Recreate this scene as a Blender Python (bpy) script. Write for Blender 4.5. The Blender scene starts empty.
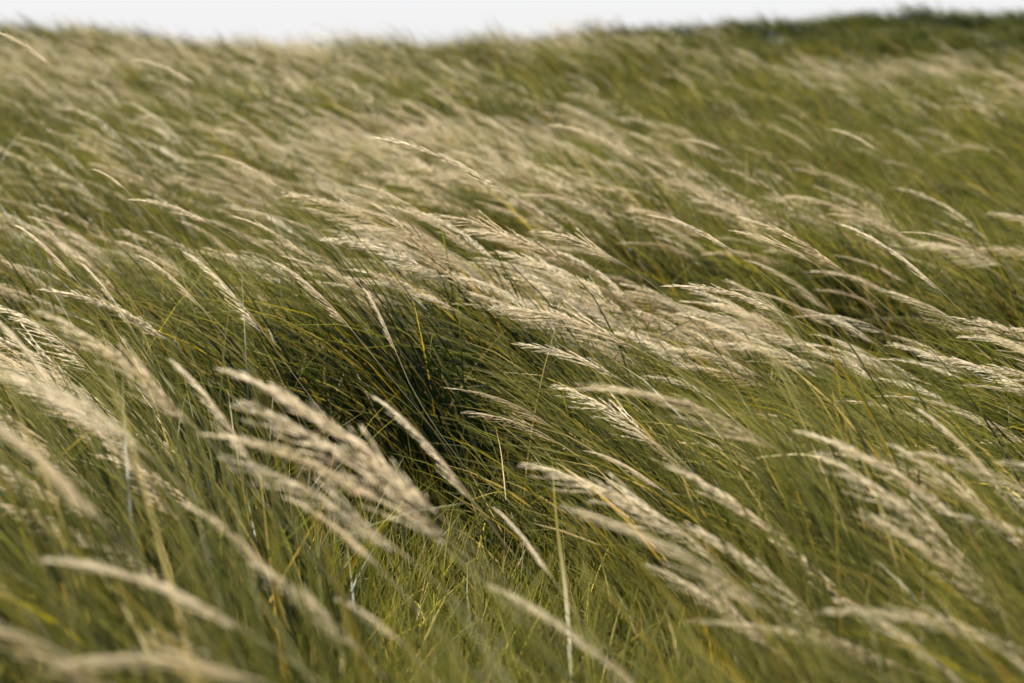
import bpy, math
import numpy as np
rng = np.random.default_rng(11)
sc = bpy.context.scene
COL = sc.collection
R = math.radians

# ------------------------------------------------------------------ camera
CAM_Z, FPX, HOR = 1.10, 1991.0, 75.0          # eye height, focal length in px (70 mm), row of the true horizon
PITCH = math.atan((341.5 - HOR) / FPX)
cd = bpy.data.cameras.new('camera'); cam = bpy.data.objects.new('camera', cd); COL.objects.link(cam)
cam.location = (0, 0, CAM_Z); cam.rotation_euler = (math.pi / 2 - PITCH, 0, 0)
cd.lens = 70; cd.sensor_width = 36; cd.clip_start = .05; cd.clip_end = 2000
cd.dof.use_dof = True; cd.dof.focus_distance = 4.15; cd.dof.aperture_fstop = 3.8
sc.camera = cam
cp, sp = math.cos(PITCH), math.sin(PITCH)
def at(u, v, d):
    """world point seen at photo position (u, v), d metres ahead"""
    a, b = (u - 512) / FPX, (341.5 - v) / FPX
    dy, dz = cp + b * sp, -sp + b * cp
    return np.array([a * d / dy, d, CAM_Z + dz * d / dy])
def proj(P):
    x, y, z = P[..., 0], P[..., 1], P[..., 2] - CAM_Z
    f = y * cp - z * sp; w = y * sp + z * cp
    f = np.maximum(f, .05)
    return 512 + FPX * x / f, 341.5 - FPX * w / f

# ------------------------------------------------------------------ fields
_lat = np.random.default_rng(3).random((64, 64))
def vnoise(x, y, sc_, ox=0., oy=0.):
    x = np.asarray(x) / sc_ + ox + 100; y = np.asarray(y) / sc_ + oy + 100
    i = np.floor(x).astype(int); j = np.floor(y).astype(int); fx = x - i; fy = y - j
    fx = fx * fx * (3 - 2 * fx); fy = fy * fy * (3 - 2 * fy)
    g = lambda a, b: _lat[a % 64, b % 64]
    return ((g(i, j) * (1 - fx) + g(i + 1, j) * fx) * (1 - fy) + (g(i, j + 1) * (1 - fx) + g(i + 1, j + 1) * fx) * fy) * 2 - 1
def sst(a, b, x):
    t = np.clip((x - a) / (b - a), 0, 1); return t * t * (3 - 2 * t)
def segd(x, y, ax, ay, bx, by):
    dx, dy = bx - ax, by - ay
    t = np.clip(((x - ax) * dx + (y - ay) * dy) / (dx * dx + dy * dy), 0, 1)
    return np.hypot(x - ax - t * dx, y - ay - t * dy)
YK = np.array([-20, 0, 3, 5, 6.4, 8.4, 10, 13, 16, 20, 25, 29, 33, 38, 46, 60, 90, 200, 600.])
ZK = np.array([0, 0, 0, 0, -.03, .13, .16, .2, .34, .58, .87, 1.03, .95, .8, .7, -.5, -3, -8, -14.])
def zbase(y):
    return sum(np.interp(y + o * (.4 + .02 * np.abs(y)), YK, ZK) for o in (-1, -.5, 0, .5, 1)) / 5
def hollow(x, y):
    d = np.minimum(segd(x, y, -.28, 4.25, -.02, 3.95), segd(x, y, -.02, 3.95, .10, 2.3))
    return 1 - sst(.20, .46, d + .07 * vnoise(x, y, .3))
def crest(x, y):
    return np.exp(-(segd(x, y, -.35, 5.3, 1.2, 4.75) / .42) ** 2)
def trough(x, y):
    return np.exp(-(np.minimum(segd(x, y, .15, 6.4, 1.3, 6.2), segd(x, y, 1.3, 6.2, 1.65, 5.4)) / .5) ** 4)
def hill(x, y):
    return np.clip((x + .5) / 12.5, 0, 1.3) ** 1.1 * np.exp(-((y - 46) / 9.) ** 2)
def Z(x, y):
    x = np.asarray(x, float); y = np.asarray(y, float)
    z = zbase(y)
    z = z + (.19 - .13 * sst(-.1, .6, x)) * crest(x, y)
    z = z + .10 * np.exp(-(segd(x, y, -.9, 2.6, -.35, 2.2) / .45) ** 2)          # left foreground mound
    z = z + .06 * np.exp(-(segd(x, y, .7, 3.2, 1.2, 2.4) / .5) ** 2)
    z = z + .13 * np.exp(-(segd(x, y, .1, 8.4, .9, 8.0) / .6) ** 2)               # bright hump behind
    z = z - .28 * trough(x, y)             # dark trough behind the crest
    z = z - .10 * hollow(x, y)
    z = z + (.92 + .066 * (np.clip(x, -5, 20) - 2.5)) * sst(-5, 2.5, x) * np.exp(-((y - 46) / 9.) ** 2) + .10 * hill(x, y) * vnoise(x, y, 1.0, 3, 3) + -.05 * np.exp(-((y - 29) / 6.) ** 2) + sst(-2, -9, x) * .22 * np.exp(-((y - 29) / 8.) ** 2)
    z = z - .50 * sst(.5, 5., x) * np.exp(-((y - 28) / 6.) ** 2)
    a = sst(1.5, 9, y)
    z = z + .085 * vnoise(x, y, .8) + .16 * a * vnoise(x, y, 1.9, 7, 3) + .13 * sst(12, 25, y) * vnoise(x, y, 6.5, 1, 9)
    return z

# ------------------------------------------------------------------ materials
def mat(name):
    m = bpy.data.materials.new(name); m.use_nodes = True; nt = m.node_tree; nt.nodes.clear(); return m, nt
def leafmat(name, ramp, dry, trans, rough, spec=.35, along_from=.5, tcol=(1, 1, 1)):
    m, nt = mat(name); N = nt.nodes.new; L = nt.links.new
    a = N('ShaderNodeAttribute'); a.attribute_name = 'tint'
    s = N('ShaderNodeAttribute'); s.attribute_name = 'along'
    cr = N('ShaderNodeValToRGB'); L(a.outputs['Fac'], cr.inputs[0])
    els = cr.color_ramp.elements
    while len(els) < len(ramp): els.new(.5)
    for e, (p, c) in zip(els, ramp): e.position = p; e.color = (*c, 1)
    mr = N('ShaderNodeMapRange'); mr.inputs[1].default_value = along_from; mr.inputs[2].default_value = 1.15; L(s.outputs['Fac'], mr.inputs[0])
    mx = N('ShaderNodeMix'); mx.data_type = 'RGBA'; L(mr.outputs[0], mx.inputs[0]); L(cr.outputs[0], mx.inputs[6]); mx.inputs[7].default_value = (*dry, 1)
    pb = N('ShaderNodeBsdfPrincipled'); L(mx.outputs[2], pb.inputs['Base Color']); pb.inputs['Roughness'].default_value = rough
    pb.inputs['Specular IOR Level'].default_value = spec
    tr = N('ShaderNodeBsdfTranslucent')
    tm = N('ShaderNodeMix'); tm.data_type = 'RGBA'; tm.blend_type = 'MULTIPLY'; tm.clamp_result = False; tm.inputs[0].default_value = 1; L(mx.outputs[2], tm.inputs[6]); tm.inputs[7].default_value = (*tcol, 1); L(tm.outputs[2], tr.inputs[0])
    ms = N('ShaderNodeMixShader'); ms.inputs[0].default_value = trans
    L(pb.outputs[0], ms.inputs[1]); L(tr.outputs[0], ms.inputs[2])
    o = N('ShaderNodeOutputMaterial'); L(ms.outputs[0], o.inputs[0]); return m
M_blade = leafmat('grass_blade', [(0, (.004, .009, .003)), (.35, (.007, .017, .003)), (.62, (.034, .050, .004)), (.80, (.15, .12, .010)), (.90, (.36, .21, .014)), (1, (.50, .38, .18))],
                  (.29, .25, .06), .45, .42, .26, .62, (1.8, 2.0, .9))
M_stem = leafmat('grass_stem', [(0, (.08, .09, .025)), (.5, (.16, .15, .05)), (1, (.34, .27, .12))], (.42, .34, .18), .2, .5)
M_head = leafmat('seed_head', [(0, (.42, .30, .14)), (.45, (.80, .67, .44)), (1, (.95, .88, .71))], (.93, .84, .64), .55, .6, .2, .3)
m, nt = mat('soil'); N = nt.nodes.new; L = nt.links.new
ns = N('ShaderNodeTexNoise'); ns.inputs['Scale'].default_value = 9; ns.inputs['Detail'].default_value = 8
tc = N('ShaderNodeTexCoord'); L(tc.outputs['Object'], ns.inputs['Vector'])
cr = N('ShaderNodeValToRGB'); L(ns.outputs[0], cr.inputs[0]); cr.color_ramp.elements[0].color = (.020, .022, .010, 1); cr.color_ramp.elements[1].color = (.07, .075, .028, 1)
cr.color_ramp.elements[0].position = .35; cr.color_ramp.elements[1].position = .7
pb = N('ShaderNodeBsdfPrincipled'); pb.inputs['Roughness'].default_value = .95; L(cr.outputs[0], pb.inputs['Base Color'])
bp = N('ShaderNodeBump'); bp.inputs['Distance'].default_value = .03; L(ns.outputs[0], bp.inputs['Height']); L(bp.outputs[0], pb.inputs['Normal'])
o = N('ShaderNodeOutputMaterial'); L(pb.outputs[0], o.inputs[0]); M_soil = m

# ------------------------------------------------------------------ mesh helpers
class Buf:
    def __init__(s): s.v = []; s.q = []; s.t = []; s.a = []; s.m = []; s.tm = []; s.n = 0
    def add(s, V, F, tint, along, mi=0):
        """V (n,3), F (k,3|4), tint/along (n,)"""
        F = F + s.n; s.v.append(V.astype(np.float32)); s.a.append(np.stack([tint, along], 1).astype(np.float32))
        if F.shape[1] == 4: s.q.append(F); s.m.append(np.full(len(F), mi))
        else: s.t.append(F); s.tm.append(np.full(len(F), mi))
        s.n += len(V)
    def build(s, name, mats, parent=None, origin=None):
        V = np.concatenate(s.v); A = np.concatenate(s.a)
        if origin is not None: V = V - np.asarray(origin, np.float32)
        me = bpy.data.meshes.new(name)
        nq = sum(len(q) for q in s.q); ntr = sum(len(t) for t in s.t)
        idx = np.concatenate([np.concatenate(s.q).ravel() if nq else np.zeros(0, int), np.concatenate(s.t).ravel() if ntr else np.zeros(0, int)])
        st = np.concatenate([np.arange(nq) * 4, nq * 4 + np.arange(ntr) * 3])
        me.vertices.add(len(V)); me.vertices.foreach_set('co', V.ravel())
        me.loops.add(len(idx)); me.loops.foreach_set('vertex_index', idx.astype(np.int32))
        me.polygons.add(nq + ntr); me.polygons.foreach_set('loop_start', st.astype(np.int32))
        me.polygons.foreach_set('material_index', np.concatenate(s.m + s.tm).astype(np.int32))
        me.polygons.foreach_set('use_smooth', np.ones(nq + ntr, bool))
        for k, nm in enumerate(('tint', 'along')):
            at_ = me.attributes.new(nm, 'FLOAT', 'POINT'); at_.data.foreach_set('value', np.ascontiguousarray(A[:, k]))
        for m_ in mats: me.materials.append(m_)
        me.update(calc_edges=True)
        o = bpy.data.objects.new(name, me); COL.objects.link(o)
        if parent: o.parent = parent
        return o
def tag(o, label=None, cat=None, group=None, kind=None):
    for k, v in (('label', label), ('category', cat), ('group', group), ('kind', kind)):
        if v: o[k] = v
    return o
def norm(a): return a / np.maximum(np.linalg.norm(a, axis=-1, keepdims=True), 1e-9)

def curve_points(root, az, L, th0, th1, pw, K, wig=0):
    """bent stalks: root (n,3), az = direction the wind pushes each, th = lean from the vertical"""
    n = len(L); s = (np.arange(K - 1) + .5) / (K - 1)
    th = th0[:, None] + (th1 - th0)[:, None] * s[None] ** pw[:, None]
    a = az[:, None] + (wig[:, None] * (s[None] - .3) if wig is not 0 else 0)
    ds = (L / (K - 1))[:, None]
    step = np.stack([np.sin(th) * np.cos(a), np.sin(th) * np.sin(a), np.cos(th)], -1) * ds[..., None]
    P = np.concatenate([np.zeros((n, 1, 3)), np.cumsum(step, 1)], 1) + root[:, None]
    return P
def tangents(P):
    T = np.empty_like(P); T[:, 1:-1] = P[:, 2:] - P[:, :-2]; T[:, 0] = P[:, 1] - P[:, 0]; T[:, -1] = P[:, -1] - P[:, -2]
    return norm(T)
def ribbons(buf, P, w, psi0, twist, tint, mi=0, s0=0.):
    n, K, _ = P.shape; T = tangents(P); s = np.linspace(0, 1, K)
    hz = P[:, -1] - P[:, 0]; side = norm(np.stack([-hz[:, 1], hz[:, 0], np.zeros(n)], -1))[:, None] * np.ones((1, K, 1))
    up = norm(np.cross(side, T)); psi = psi0[:, None] + twist[:, None] * s
    S = np.cos(psi)[..., None] * side + np.sin(psi)[..., None] * up
    prof = np.interp(s, [0, .15, .5, .8, 1], [.6, 1, .9, .55, .06])
    off = S * (w[:, None] * prof * .5)[..., None]
    V = np.stack([P - off, P + off], 2).reshape(-1, 3)
    k = np.arange(K - 1) * 2; f = np.stack([k, k + 1, k + 3, k + 2], 1)
    F = (np.arange(n) * (2 * K))[:, None, None] + f[None]
    buf.add(V, F.reshape(-1, 4), np.repeat(tint, 2 * K), np.tile(np.repeat(s, 2), n), mi)
def tubes(buf, P, r0, r1, tint, mi=0):
    n, K, _ = P.shape; T = tangents(P); s = np.linspace(0, 1, K)
    ref = np.array([.2, 1., .1]); A = norm(np.cross(T, ref)); B = np.cross(T, A)
    r = (r0[:, None] * (1 - s) + r1[:, None] * s)[..., None]
    V = np.stack([P + r * (A * math.cos(a) + B * math.sin(a)) for a in (0, 2.094, 4.189)], 2).reshape(-1, 3)
    k = np.arange(K - 1) * 3
    f = np.concatenate([np.stack([k + i, k + (i + 1) % 3, k + 3 + (i + 1) % 3, k + 3 + i], 1) for i in range(3)])
    F = (np.arange(n) * (3 * K))[:, None, None] + f[None]
    buf.add(V, F.reshape(-1, 4), np.repeat(tint, 3 * K), np.tile(np.repeat(s, 3), n), mi)

def head_proto(r, nbr, nsp, opn, fat=1.):
    """seed head in its own frame: columns s0 (attachment), t (run along the branch), a, b (offsets), tint"""
    V, F = [], []
    def spindle(s0, p, d, ln, rad, tint):
        d = d / np.linalg.norm(d); x = np.cross(d, [.3, .5, .8]); x /= np.linalg.norm(x); y = np.cross(d, x); b = len(V)
        c = p + d * ln * .42
        for q in (p, p + d * ln): V.append((s0, *q, tint))
        for a in (0, 2.094, 4.189): V.append((s0, *(c + rad * (x * math.cos(a) + y * math.sin(a))), tint))
        for i in range(3):
            F.append((b, b + 2 + (i + 1) % 3, b + 2 + i)); F.append((b + 1, b + 2 + i, b + 2 + (i + 1) % 3))
    for i in range(nbr):
        s0 = (i + r.random() * .8) / nbr; s0 = s0 ** 1.08 * .97
        al = r.random() * 6.283; be = (R(4) + R(8) * r.random()) * (1 + opn * 1.0) * (1.15 - .7 * s0)
        lb = (.10 + (.17 + .13 * opn) * (1 - s0) ** .7) * (.6 + .6 * r.random()) * (.55 + .45 * min(1, s0 * 6 + .25))
        d = np.array([math.cos(be), math.sin(be) * math.cos(al), math.sin(be) * math.sin(al)])
        spindle(s0, np.zeros(3), d, lb, .0032 * fat, .5)
        n = max(1, int(round(nsp * (lb / .25) + .4)))
        for j in range(n):
            t = (j + .3 + .7 * r.random()) / n * lb
            j2 = r.normal(0, .075, 3); sl = (.055 + .045 * r.random()) * (1.0 if fat == 1 else 1.5)
            spindle(s0, d * t + r.normal(0, .0035, 3), d + j2 * .9, sl, .0030 * fat * (.8 + .4 * r.random()), r.random())
    return np.array(V), np.array(F)
def heads(buf, H, proto, tint, W, kw, mi=0, wid=None):
    """H (n,Kh,3) head axes; every head of the batch uses the same prototype along its own curve"""
    PV, PF = proto; n, K, _ = H.shape; T = tangents(H)
    Lh = np.linalg.norm(np.diff(H, axis=1), axis=-1).sum(1)
    f = np.clip(PV[:, 0], 0, 1) * (K - 1); i = np.minimum(f.astype(int), K - 2); g = (f - i)[None, :, None]
    P = H[:, i] * (1 - g) + H[:, i + 1] * g; TT = norm(T[:, i] * (1 - g) + T[:, i + 1] * g)
    A = norm(np.cross(TT, np.array([0, 0, 1.]))); B = np.cross(A, TT)
    D = norm(TT * (1 - kw[:, None, None]) + W[:, None] * kw[:, None, None])
    wd = 1. if wid is None else wid[:, None, None]
    V = P + Lh[:, None, None] * (D * PV[None, :, 1:2] + wd * (A * PV[None, :, 2:3] + B * PV[None, :, 3:4]))
    F = PF[None] + (np.arange(n) * len(PV))[:, None, None]
    tt = np.clip(tint[:, None] + (PV[:, 4][None] - .5) * .35, 0, 1)
    buf.add(V.reshape(-1, 3), F.reshape(-1, 3), tt.ravel(), np.tile(PV[:, 0], n), mi)

# ------------------------------------------------------------------ ground
yy = np.concatenate([np.linspace(-30, .5, 14)[:-1], .5 * (1200.) ** np.linspace(0, 1, 210)])
aa = np.linspace(-1, 1, 141); aa = np.sign(aa) * np.abs(aa) ** 1.6
X = aa[None] * (6 + np.abs(yy)[:, None] * 1.1); Y = yy[:, None] + 0 * X
V = np.stack([X, Y, Z(X, Y)], -1).reshape(-1, 3); nx = len(aa)
i, j = np.meshgrid(np.arange(len(yy) - 1), np.arange(nx - 1), indexing='ij'); b0 = (i * nx + j).ravel()
gb = Buf(); gb.add(V, np.stack([b0, b0 + 1, b0 + nx + 1, b0 + nx], 1), np.zeros(len(V)), np.zeros(len(V)))
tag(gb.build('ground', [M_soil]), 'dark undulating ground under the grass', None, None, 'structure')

# ------------------------------------------------------------------ wind and grass fields
WAZ = math.pi - R(13)                     # the wind blows to the left and a little away
def wind_az(x, y): return WAZ + R(9) * vnoise(x, y, 1.3, 5, 5) + R(5) * vnoise(x, y, .35, 1, 2)
def wind_p(x, y): return .5 + .5 * vnoise(x, y, 1.1, 9, 2) * .7 + .15 * vnoise(x, y, .4, 2, 8)     # 0..1
def glen(x, y):
    L = .78 + .12 * vnoise(x, y, .8, 4, 1) + .07 * vnoise(x, y, .3, 8, 8)
    L = L * (1 - .5 * hollow(x, y)) * (1 - .12 * sst(-.1, .7, x) * crest(x, y)) * (1 - .40 * trough(x, y)) * (1 - .3 * hill(x, y))
    return L
def scatter(y0, y1, dens, clump=.06, per=14):
    """roots gathered in tufts"""
    hw = lambda y: .275 * y + .75
    out = []; n = int((.275 * (y1 * y1 - y0 * y0) + 1.5 * (y1 - y0)) * dens / per)
    yc = np.sqrt(rng.random(n * 2) * (y1 ** 2 - y0 ** 2 + 5 * (y1 - y0)) + y0 ** 2) if False else y0 + (y1 - y0) * rng.random(n * 3)
    keep = rng.random(len(yc)) < hw(yc) / hw(y1); yc = yc[keep][:n]
    xc = (rng.random(len(yc)) * 2 - 1) * hw(yc)
    cid = np.repeat(np.arange(len(yc)), per)
    x = xc[cid] + rng.normal(0, clump, len(cid)); y = yc[cid] + rng.normal(0, clump, len(cid))
    cr_ = rng.random((len(yc), 4))[cid]
    return x, y, cr_
def blades(buf, y0, y1, dens, K, wmul, clump):
    x, y, c = scatter(y0, y1, dens, clump, 44 if y0 < 7 else 22)
    n = len(x); ho = hollow(x, y); wp = wind_p(x, y)
    L = glen(x, y) * (.70 + .42 * c[:, 0]) * (.55 + .5 * rng.random(n) ** .7)
    az = wind_az(x, y) + R(22) * (c[:, 1] - .5) * 2 + rng.normal(0, R(15), n)
    free = ho > .5
    az = np.where(rng.random(n) < .08 + .55 * ho, az + rng.normal(0, R(75), n), az)
    th0 = R(10) + rng.normal(0, R(9), n) + R(8) * wp
    th1 = R(58) + R(34) * wp + R(34) * (c[:, 2] - .5) - R(21) * (1 - sst(2.6, 3.8, y)) + rng.normal(0, R(13), n)
    th1 = th1 * (1 - .45 * ho)
    P = curve_points(np.stack([x, y, Z(x, y) - .01], -1), az, L, th0, th1, 1. + .5 * rng.random(n), K, rng.normal(0, R(22), n))
    w = (.0026 + .0034 * rng.random(n)) * wmul * (1 + .35 * ho)
    patch = .5 + .5 * vnoise(x, y, 1.6, 3, 6)
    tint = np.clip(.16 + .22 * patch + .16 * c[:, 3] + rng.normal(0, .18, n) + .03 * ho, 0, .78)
    gold = rng.random(n) < .07 + .06 * c[:, 1]; tint = np.where(gold, .80 + .14 * rng.random(n), tint)
    dry = rng.random(n) < .035; tint = np.where(dry, .97, tint)
    h = hill(x, y); tint = tint * (1 - .35 * np.clip(h, 0, 1))
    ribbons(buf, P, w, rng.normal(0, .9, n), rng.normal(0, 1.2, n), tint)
gb = Buf()
blades(gb, .7, 3.4, 2100, 9, 1.05, .042)
blades(gb, 3.4, 7., 2350, 8, 1.1, .045)
blades(gb, 7., 14., 1500, 6, 1.25, .09)
blades(gb, 14., 28., 420, 5, 2.2, .15)
blades(gb, 28., 60., 130, 4, 4.2, .25)
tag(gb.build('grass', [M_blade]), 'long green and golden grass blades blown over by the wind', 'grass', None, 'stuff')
# fine understorey of short blades
def understorey(y0, y1, dens):
    x, y, c = scatter(y0, y1, dens, .05, 10); n = len(x)
    L = .16 + .16 * rng.random(n) + .06 * hollow(x, y)
    P = curve_points(np.stack([x, y, Z(x, y) - .01], -1), rng.random(n) * 6.283, L, rng.normal(0, R(12), n), R(50) * rng.random(n), np.ones(n), 5, rng.normal(0, R(40), n))
    tint = np.clip(.35 + rng.normal(0, .2, n), 0, .85); tint = np.where(rng.random(n) < .1, .93, tint)
    ribbons(ub, P, .0025 + .003 * rng.random(n), rng.random(n) * 6, rng.normal(0, 1, n), tint)
ub = Buf(); understorey(1., 7., 700)
x = rng.uniform(-.95, .65, 17000); y = rng.uniform(1.9, 5.0, 17000); k = rng.random(17000) < hollow(x, y); x, y = x[k], y[k]; n = len(x)
P = curve_points(np.stack([x, y, Z(x, y) - .01], -1), rng.random(n) * 6.283, .12 + .28 * rng.random(n) ** 1.3, rng.normal(0, R(14), n), R(80) * rng.random(n), np.ones(n), 6, rng.normal(0, R(40), n))
tint = np.clip(.34 + rng.normal(0, .17, n), 0, .85); tint = np.where(rng.random(n) < .06, .95, tint)
ribbons(ub, P, .0028 + .0042 * rng.random(n), rng.random(n) * 6, rng.normal(0, 1, n), tint)
tag(ub.build('short_grass', [M_blade]), 'short fresh grass growing low between the tall tufts', 'short grass', None, 'stuff')

# ------------------------------------------------------------------ flowering stalks
PR = [head_proto(np.random.default_rng(40 + k), [46, 40, 54, 32, 40, 34][k], 9, [.0, .15, .0, .9, .6, 1.1][k]) for k in range(6)]
PR_MID = [head_proto(np.random.default_rng(60 + k), 16, 4, [.1, .5, .8][k], 1.45) for k in range(3)]
PR_FAR = [head_proto(np.random.default_rng(80 + k), 8, 1.6, .3, 2.2) for k in range(3)]
def head_density(x, y):
    p = .5 + .5 * vnoise(x, y, .8, 2, 4) * .8 + .2 * vnoise(x, y, .3, 7, 1)
    far = .5 + .5 * vnoise(x, y * .55, 3.4, 12, 4)
    near = (.16 + .10 * sst(0, -.5, x) + (.8 - .4 * sst(3.4, 4, y)) * sst(.45, .95, p)) * (1 - (.55 + .3 * sst(-.2, .3, x)) * (1 - sst(2.9, 3.9, y))) * (1 - .6 * np.exp(-(segd(x, y, .6, 4., 1.2, 3.6) / .45) ** 2)) + 3.4 * np.exp(-(segd(x, y, .15, 5.5, 1.4, 5.05) / .36) ** 2) * (1 - .62 * sst(.75, 1.15, x)) * sst(-.35, .1, x)
    d = near * (1 - sst(6, 8, y)) + (.12 + 1.5 * sst(.40, .66, far)) * sst(6, 8, y)
    d = d * (1 - .45 * sst(6, 7, y) * (1 - sst(9., 11., y)))
    d = d + .45 * np.exp(-(segd(x, y, .2, 8.5, .8, 8.2) / .35) ** 2)
    d = d * (1 - hollow(x, y) * .97) * (1 - .95 * trough(x, y))
    d = d * (1 - .95 * sst(.15, .5, hill(x, y))) * (1 - .9 * sst(31, 35, y) * sst(1, 4, x))
    return np.clip(d, 0, 3)
def stalks(y0, y1, dens, K=14):
    x, y, c = scatter(y0, y1, dens, .07 + .006 * y0, 5)
    k = rng.random(len(x)) < head_density(x, y) / 3; x, y, c = x[k], y[k], c[k]; n = len(x)
    wp = wind_p(x, y); L = glen(x, y) * (.95 + .22 * c[:, 0]) * (.88 + .24 * rng.random(n))
    az = wind_az(x, y) + R(12) * (c[:, 1] - .5) + rng.normal(0, R(9), n)
    th0 = R(10) + rng.normal(0, R(6), n); th1 = R(72) + R(26) * wp + rng.normal(0, R(8), n)
    P = curve_points(np.stack([x, y, Z(x, y) - .01], -1), az, L, th0, th1, 1.1 + .6 * rng.random(n), K, rng.normal(0, R(12), n))
    return P, c
def split(P):      # stem part and head part of each stalk
    return P[:, :-4], P[:, -5:]
def tone(n): return np.clip(rng.normal(.55, .2, n), 0, 1)
def wvec(n): 
    a = WAZ + rng.normal(0, R(8), n); return np.stack([np.cos(a), np.sin(a), rng.normal(-.08, .08, n)], -1)

singles = []          # (root, stem polyline, head polyline, proto, tint, W, kw, wid, stem radius, label, group, leaf?)
rest = Buf()
P, c = stalks(1.2, 7., 225)
u, v = proj(P[:, -3]); u2, v2 = proj(P[:, -5])
d = P[:, -3, 1]; inside = (u > 5) & (u < 1019) & (v > 20) & (v < 690)
score = np.where(inside, 1 / d, 0); order = np.argsort(-score)
NS = 228
pick = order[:NS]; other = order[NS:]
ZN = [  # regions of the picture: (u0, v0, u1, v1, words)
    (0, 430, 260, 700, 'soft blurred straw plume low in the left foreground, bowed left over green blades'),
    (260, 430, 560, 700, 'soft blurred plume in the bottom middle, bowed left beside the grassy hollow'),
    (560, 430, 800, 700, 'slender pale plume in the lower right foreground, right of the hollow'),
    (800, 430, 1030, 700, 'blurred pale plume in the bottom right corner among dark blades'),
    (0, 280, 200, 430, 'pale feathery plume at the left edge, halfway up the picture'),
    (200, 280, 440, 430, 'thin pale plume above and left of the dark grassy hollow'),
    (440, 280, 700, 430, 'fine sharp comb-like plume streaming left from the flank below the bright crest'),
    (700, 280, 1030, 430, 'fine sharp plume on the even green slope at the right'),
    (0, 0, 300, 280, 'small straw plume on the rising slope at the upper left'),
    (300, 0, 680, 280, 'pale sunlit plume crowded on the bright central crest'),
    (680, 0, 1030, 280, 'pale plume along the crest right of centre'),
]
def zone(u, v):
    for a, b, c_, e, w in ZN:
        if a <= u < c_ and b <= v < e: return w
    return ZN[-1][4]
S_, H_ = split(P)
for i in pick:
    cm = vcm = (c[i, 2] < .5)
    singles.append(dict(stem=S_[i], head=H_[i], pr=(rng.integers(0, 3) if cm else rng.integers(3, 6)), tint=min(1, tone(1)[0] + .3 * float(crest(P[i, 0, 0], P[i, 0, 1]))), kw=.15 + .35 * rng.random(), wid=.35 + .7 * rng.random() ** 1.5,  # tint raised near the crest: its sunlit highlight put into the head colour
                        label=zone(float(u[i]), float(v[i])), leaf=rng.random() < .5))
def mass(S, H, protos, r, wmul=1.):
    n = len(S); k = rng.integers(0, len(protos), n)
    tubes(rest, S, np.full(n, r), np.full(n, r * .6), rng.random(n), 0)
    for q in range(len(protos)):
        m_ = np.where(k == q)[0]
        if len(m_): heads(rest, H[m_], protos[q], np.clip(tone(len(m_)) + .3 * crest(S[m_, 0, 0], S[m_, 0, 1]), 0, 1), wvec(len(m_)), .15 + .35 * rng.random(len(m_)), 1, (.35 + .75 * rng.random(len(m_)) ** 1.5) * wmul)  # head tint also paints in the crest highlight
mass(S_[other], H_[other], PR, .0011)
P, c = stalks(7., 14., 90, 11); mass(*split(P), PR_MID, .0016)
P, c = stalks(14., 28., 45, 9); mass(*split(P), PR_FAR, .0028, 1.2)
P, c = stalks(28., 50., 12, 9); mass(*split(P), PR_FAR, .004, 1.6)
tag(rest.build('flowering_grass', [M_stem, M_head]), 'mass of pale seed heads bowed by the wind across the field', 'flowering grass', None, 'stuff')

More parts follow.
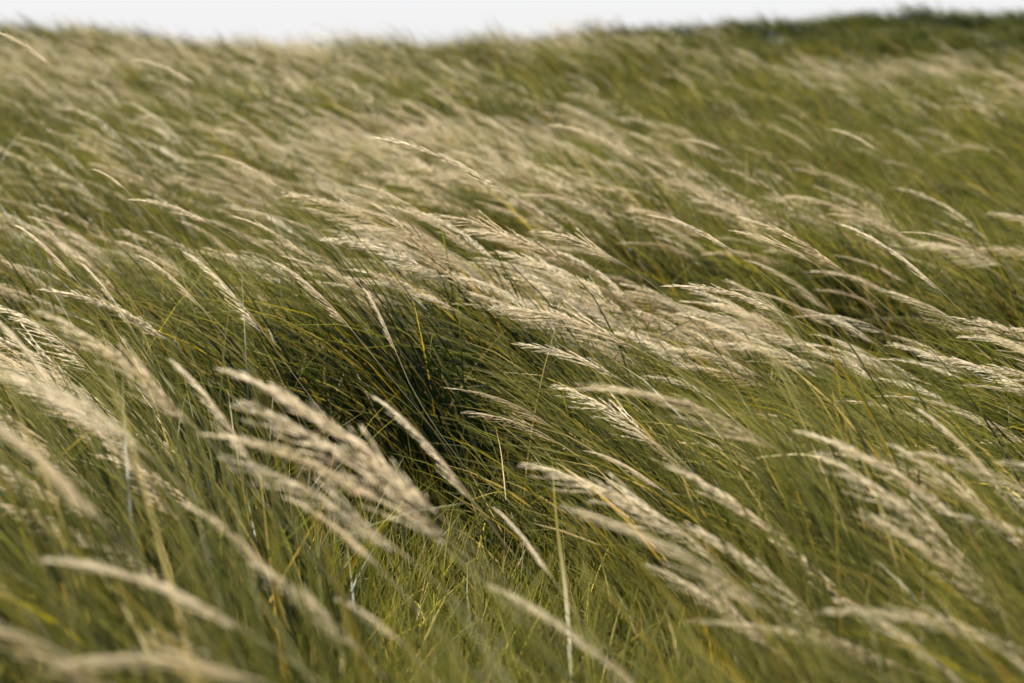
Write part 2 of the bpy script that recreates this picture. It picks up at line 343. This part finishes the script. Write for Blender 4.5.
# the stalks one can point to: tip, foot of the head, distance, prototype, width, label
HERO = [
    (386, 140, 512, 196, 4.5, 0, 1.1, 'tall arched cream plume rising highest above the bright central crest'),
    (366, 186, 440, 226, 4.9, 1, .9, 'narrow pale plume just under the tallest arched plume'),
    (656, 216, 735, 252, 4.4, 1, 1., 'sharp pale plume on the crest, its tip just right of centre'),
    (748, 219, 850, 276, 4.3, 1, 1.1, 'long sharp comb plume arching over the crest right of centre'),
    (738, 232, 812, 262, 4.3, 4, .9, 'thin plume just below the long comb plume right of centre'),
    (852, 228, 942, 292, 4.3, 0, 1., 'steep arched golden plume on the right part of the crest'),
    (906, 232, 968, 246, 5.0, 1, .8, 'small flat arched plume alone against dark grass at the right'),
    (836, 130, 878, 150, 7.2, 0, 1.4, 'bright little tuft out of focus behind the crest at the right'),
    (684, 140, 722, 150, 7.5, 2, 1.4, 'small cream tuft over the dark trough behind the crest'),
    (676, 286, 784, 313, 4.0, 2, 1.5, 'fat solid cream plume lying almost flat right of centre'),
    (505, 309, 640, 350, 3.8, 3, 1.3, 'wide cream plume with loose strands below the bright crest'),
    (524, 345, 618, 378, 3.8, 4, 1.2, 'loose stranded plume right below the wide cream plume'),
    (616, 418, 684, 470, 3.5, 1, .8, 'thin bright plume angled steeply above the pale clustered plume'),
    (594, 452, 662, 490, 3.4, 2, 1., 'short clustered pale plume right of the grassy hollow'),
    (690, 474, 838, 592, 2.8, 0, 1.2, 'long slender plume running diagonally down the lower right'),
    (816, 436, 930, 496, 2.6, 2, 1.4, 'thick blurred pale plume in the dark grass at the lower right'),
    (838, 462, 965, 560, 2.5, 3, 1.2, 'loose stranded plume hanging below the thick one at the lower right'),
    (660, 570, 752, 628, 2.5, 3, 1.1, 'blurred loose plume low down right of centre'),
    (636, 500, 712, 556, 2.9, 4, .7, 'faint thin strands of a plume between the hollow and the long slender plume'),
    (905, 452, 1004, 526, 2.7, 4, 1., 'loose plume right behind the thick one at the lower right'),
    (876, 520, 985, 592, 2.4, 5, 1., 'wispy plume hanging over the darkest grass at the lower right'),
    (702, 532, 806, 606, 2.6, 5, .9, 'wispy strands of a plume lying just under the long slender plume'),
    (850, 604, 968, 690, 2.1, 4, .9, 'thin soft plume at the bottom toward the right corner'),
    (930, 416, 1006, 492, 2.9, 0, .9, 'slender diagonal plume near the right edge'),
    (985, 640, 1060, 700, 1.9, 0, 1.1, 'blurred plume cut by the bottom right corner'),
    (248, 378, 400, 480, 2.35, 2, 1.5, 'big blurred cream plume arching left of the hollow, the brightest in the foreground'),
    (262, 412, 420, 515, 2.35, 3, 1.5, 'broad stranded plume hanging just under the brightest foreground plume'),
    (222, 437, 350, 482, 2.3, 2, 1.3, 'pale flat plume beneath the big cream plume at left'),
    (240, 462, 372, 530, 2.3, 3, 1.2, 'ragged straw plume below the pale flat plume at left'),
    (385, 402, 474, 502, 3.0, 0, .9, 'single narrow plume standing over the dark hollow'),
    (293, 500, 358, 542, 2.2, 2, 1.1, 'small blurred cream plume in the left foreground'),
    (500, 512, 540, 556, 2.8, 2, .9, 'short stubby plume at the lower middle of the hollow'),
    (505, 590, 632, 680, 2.1, 0, .5, 'thin bare pale stalk arching at the bottom middle'),
    (180, 366, 240, 440, 2.7, 1, 1., 'steep narrow plume left of the big cream plume'),
    (56, 318, 168, 400, 2.6, 3, 1.2, 'wide blurred plume arching at the left side of the field'),
    (0, 322, 46, 372, 2.6, 0, 1.1, 'blurred plume cut by the left edge at mid height'),
    (-20, 412, 78, 490, 1.95, 2, 1.3, 'large very blurred plume at the left edge'),
    (20, 378, 120, 430, 2.3, 4, 1.2, 'faint stranded plume above the large very blurred one at left'),
    (60, 562, 205, 606, 1.8, 0, 1.1, 'long flat blurred plume low at the left'),
    (70, 664, 262, 682, 1.6, 3, 1., 'blurred plume lying along the bottom edge at the left'),
    (190, 506, 260, 556, 2.1, 1, 1., 'blurred slim plume between the flat one and the cream ones at left'),
    (262, 566, 340, 625, 1.95, 3, 1., 'soft plume low in the left foreground, drooping toward the middle'),
    (340, 600, 400, 642, 2.0, 1, .9, 'small soft plume at the bottom, left of the middle'),
    (222, 156, 284, 190, 5.2, 1, .9, 'small arched plume on the upper left slope'),
    (138, 200, 210, 224, 5.0, 2, 1.4, 'solid pale tuft lying flat on the upper left slope'),
    (96, 170, 124, 188, 5.2, 2, 1.3, 'tiny pale tuft at upper left'),
    (22, 228, 76, 280, 4.1, 0, .9, 'thin sharp curved plume near the left edge'),
    (88, 268, 134, 332, 4.0, 1, .6, 'very thin steep plume left of centre with a long bare neck'),
    (146, 258, 200, 306, 4.1, 0, .9, 'slim arched plume at left above green blades'),
    (194, 256, 266, 336, 4.0, 1, 1., 'curved plume with a ragged edge at left above the hollow'),
    (284, 266, 352, 330, 3.9, 1, 1., 'slender drooping plume left of centre'),
    (368, 292, 396, 352, 3.9, 0, .6, 'thin nearly upright plume above the hollow'),
    (240, 218, 312, 260, 4.5, 1, .9, 'slim pale plume on the left shoulder of the crest'),
    (0, 33, 52, 66, 5.8, 2, 1.5, 'big soft arch of seed head in the top left corner'),
    (438, 216, 530, 246, 4.8, 3, 1.5, 'bright stranded plume at the left end of the crest'),
    (470, 232, 566, 262, 4.7, 4, 1.5, 'bright loose plume in the middle of the crest'),
    (540, 232, 620, 262, 4.6, 3, 1.3, 'bright loose plume at the right of the shining crest'),
    (560, 126, 640, 160, 8.0, 2, 1.6, 'hazy bright plume behind the crest near the middle'),
    (140, 60, 196, 84, 8.0, 2, 1.5, 'soft pale plume high on the left slope'),
]
def bez(a, b, c_, K):
    t = np.linspace(0, 1, K)[:, None]; return a * (1 - t) ** 2 + 2 * b * t * (1 - t) + c_ * t * t
for (u1, v1, u2_, v2_, dd, pr, wid, lab) in HERO:
    T = at(u1, v1, dd + .04); B = at(u2_, v2_, dd - .02)
    if dd < 3 and v1 < 600: B = T + (B - T) * 1.28 - np.array([0, 0, .012])
    ax = T - B; hl = np.linalg.norm(ax)
    mid = (T + B) / 2 + np.array([0, 0, .12 * hl]); H = bez(B, mid, T, 7)
    dirb = norm(mid - B)
    rx = B[0] + .16 + .5 * max(0., B[2] - Z(B[0], B[1])) * .55; ry = B[1] - .03
    root = np.array([rx, ry, float(Z(rx, ry)) - .01]); hgt = max(.15, B[2] - root[2])
    # cubic from root (upwards) into the head direction
    t = np.linspace(0, 1, 14)[:, None]; c1 = root + np.array([-.02, 0, .55 * hgt]); c2 = B - dirb * min(.45 * hgt, .3)
    S = root * (1 - t) ** 3 + 3 * c1 * t * (1 - t) ** 2 + 3 * c2 * t * t * (1 - t) + B * t ** 3
    singles.append(dict(stem=S, head=H, pr=pr, tint=.45 + .35 * rng.random(), kw=.12 + .12 * rng.random(), wid=wid * .62, label=lab, leaf=rng.random() < .6, hero=True))

for q in singles:
    root = q['stem'][0]
    e = bpy.data.objects.new('grass_stalk', None); COL.objects.link(e); e.location = root; e.empty_display_size = .05
    tag(e, q['label'], 'grass plume', 'plumed grass stalks bowed by the wind')
    b = Buf(); tubes(b, q['stem'][None], np.array([.0013]), np.array([.0008]), np.array([.3 + .5 * rng.random()])); b.build('stem', [M_stem], e, root)
    b = Buf(); H = q['head'][None]
    tubes(b, H, np.array([.0008]), np.array([.0003]), np.array([.4]))
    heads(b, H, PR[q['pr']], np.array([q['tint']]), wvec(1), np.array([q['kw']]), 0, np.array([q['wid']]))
    b.build('seed_head', [M_head], e, root)
    if q['leaf']:
        b = Buf(); k = rng.integers(3, 6); p = q['stem'][k]; tdir = norm(q['stem'][k + 1] - p); lean = math.acos(max(-1, min(1, tdir[2])))
        Pl = curve_points(p[None], np.array([WAZ + rng.normal(0, .35)]), np.array([.28 + .2 * rng.random()]), np.array([max(lean, .2)]), np.array([R(75 + 20 * rng.random())]), np.ones(1), 9, np.zeros(1))
        ribbons(b, Pl, np.array([.004]), np.array([rng.normal(0, .8)]), np.array([rng.normal(0, 1)]), np.array([.3 + .5 * rng.random()])); b.build('leaf', [M_blade], e, root)

# a few single blades and dead straws that stand out in the hollow
def blade_thing(name, label, cat, pts, w, tint, group=None):
    """pts: photo points from root to tip with distance"""
    Q = np.array([at(*p) for p in pts]); t = np.linspace(0, len(Q) - 1, 16)
    P = np.stack([np.interp(t, np.arange(len(Q)), Q[:, k]) for k in range(3)], 1)
    for _ in range(3): P[1:-1] = (P[:-2] + 2 * P[1:-1] + P[2:]) / 4
    o = P[0]; b = Buf(); ribbons(b, P[None], np.array([w]), np.array([.3]), np.array([.6]), np.array([tint])); ob = b.build(name, [M_blade], None, o); ob.location = o
    tag(ob, label, cat, group)
blade_thing('single_grass', 'broad yellow-green blade standing upright alone in front of the hollow', 'grass', [(572, 690, 2.95), (566, 590, 3.1), (556, 520, 3.2), (552, 458, 3.25)], .007, .80)
blade_thing('single_grass', 'orange bent blade sloping right of the upright yellow blade', 'grass', [(660, 560, 3.2), (628, 520, 3.3), (590, 485, 3.35), (556, 462, 3.4)], .006, .90)
blade_thing('single_grass', 'long flat pale arched blade above the thick plume at the lower right', 'grass', [(905, 560, 2.9), (870, 480, 2.95), (810, 452, 3.0), (752, 458, 3.05)], .004, .99)
blade_thing('single_grass', 'green blade leaning right at the bottom beside the hollow', 'grass', [(628, 700, 2.6), (640, 650, 2.65), (652, 610, 2.7), (656, 585, 2.7)], .007, .6)
for k, (pp, lb) in enumerate([
    ([(470, 500, 3.8), (500, 490, 3.75), (520, 500, 3.7), (545, 514, 3.7)], 'pale dead straw lying across the short grass in the middle of the hollow'),
    ([(508, 520, 3.6), (530, 505, 3.6), (543, 495, 3.65)], 'short dead straw crossing the lying one in the hollow'),
    ([(506, 500, 3.7), (501, 450, 3.8), (495, 425, 3.85)], 'upright pale dry stem at the dark heart of the hollow'),
    ([(600, 545, 3.2), (560, 530, 3.3), (528, 522, 3.35)], 'grey dry straw low behind the upright yellow blade'),
    ([(678, 660, 2.6), (672, 630, 2.65), (664, 608, 2.7)], 'short pinkish dry stub at the bottom right of the hollow')]):
    blade_thing('dry_straw', lb, 'dry straw', pp, .0016, .97)

# ------------------------------------------------------------------ light
SUN_EL, SUN_AZ = R(59), R(-98)      # azimuth from +Y towards +X : the sun stands ahead of the camera, a little left
w = bpy.data.worlds.new('World'); sc.world = w; w.use_nodes = True; nt = w.node_tree
sk = nt.nodes.new('ShaderNodeTexSky'); sk.sky_type = 'NISHITA'; sk.sun_disc = False; sk.sun_elevation = SUN_EL; sk.sun_rotation = SUN_AZ
sk.dust_density = 1.0; sk.air_density = 1.0; sk.ozone_density = 1.0
vm = nt.nodes.new('ShaderNodeMix'); vm.data_type = 'RGBA'; vm.inputs[7].default_value = (5.75, 5.7, 5.95, 1)   # thin white veil of high cloud
tcw = nt.nodes.new('ShaderNodeTexCoord'); sx = nt.nodes.new('ShaderNodeSeparateXYZ'); mrw = nt.nodes.new('ShaderNodeMapRange')
nt.links.new(tcw.outputs['Generated'], sx.inputs[0]); nt.links.new(sx.outputs[2], mrw.inputs[0]); mrw.interpolation_type = 'SMOOTHSTEP'
mrw.inputs[1].default_value = 0; mrw.inputs[2].default_value = .5; mrw.inputs[3].default_value = .85; mrw.inputs[4].default_value = .2; nt.links.new(mrw.outputs[0], vm.inputs[0])
nt.links.new(sk.outputs[0], vm.inputs[6]); bg = nt.nodes['Background']; nt.links.new(vm.outputs[2], bg.inputs[0]); bg.inputs[1].default_value = .066
sl = bpy.data.lights.new('sun', 'SUN'); so = bpy.data.objects.new('sun', sl); COL.objects.link(so)
sl.energy = 5.0; sl.angle = R(4); sl.color = (1, .96, .89)
from mathutils import Vector
dv = Vector((math.sin(SUN_AZ) * math.cos(SUN_EL), math.cos(SUN_AZ) * math.cos(SUN_EL), math.sin(SUN_EL)))
so.rotation_euler = dv.to_track_quat('Z', 'Y').to_euler(); so.location = dv * 30
vs = sc.view_settings; vs.view_transform = 'Standard'; vs.look = 'None'; vs.gamma = 1; vs.exposure = 1.3
sc.render.engine = 'CYCLES'; sc.cycles.max_bounces = 8; sc.cycles.transmission_bounces = 6; sc.cycles.diffuse_bounces = 4
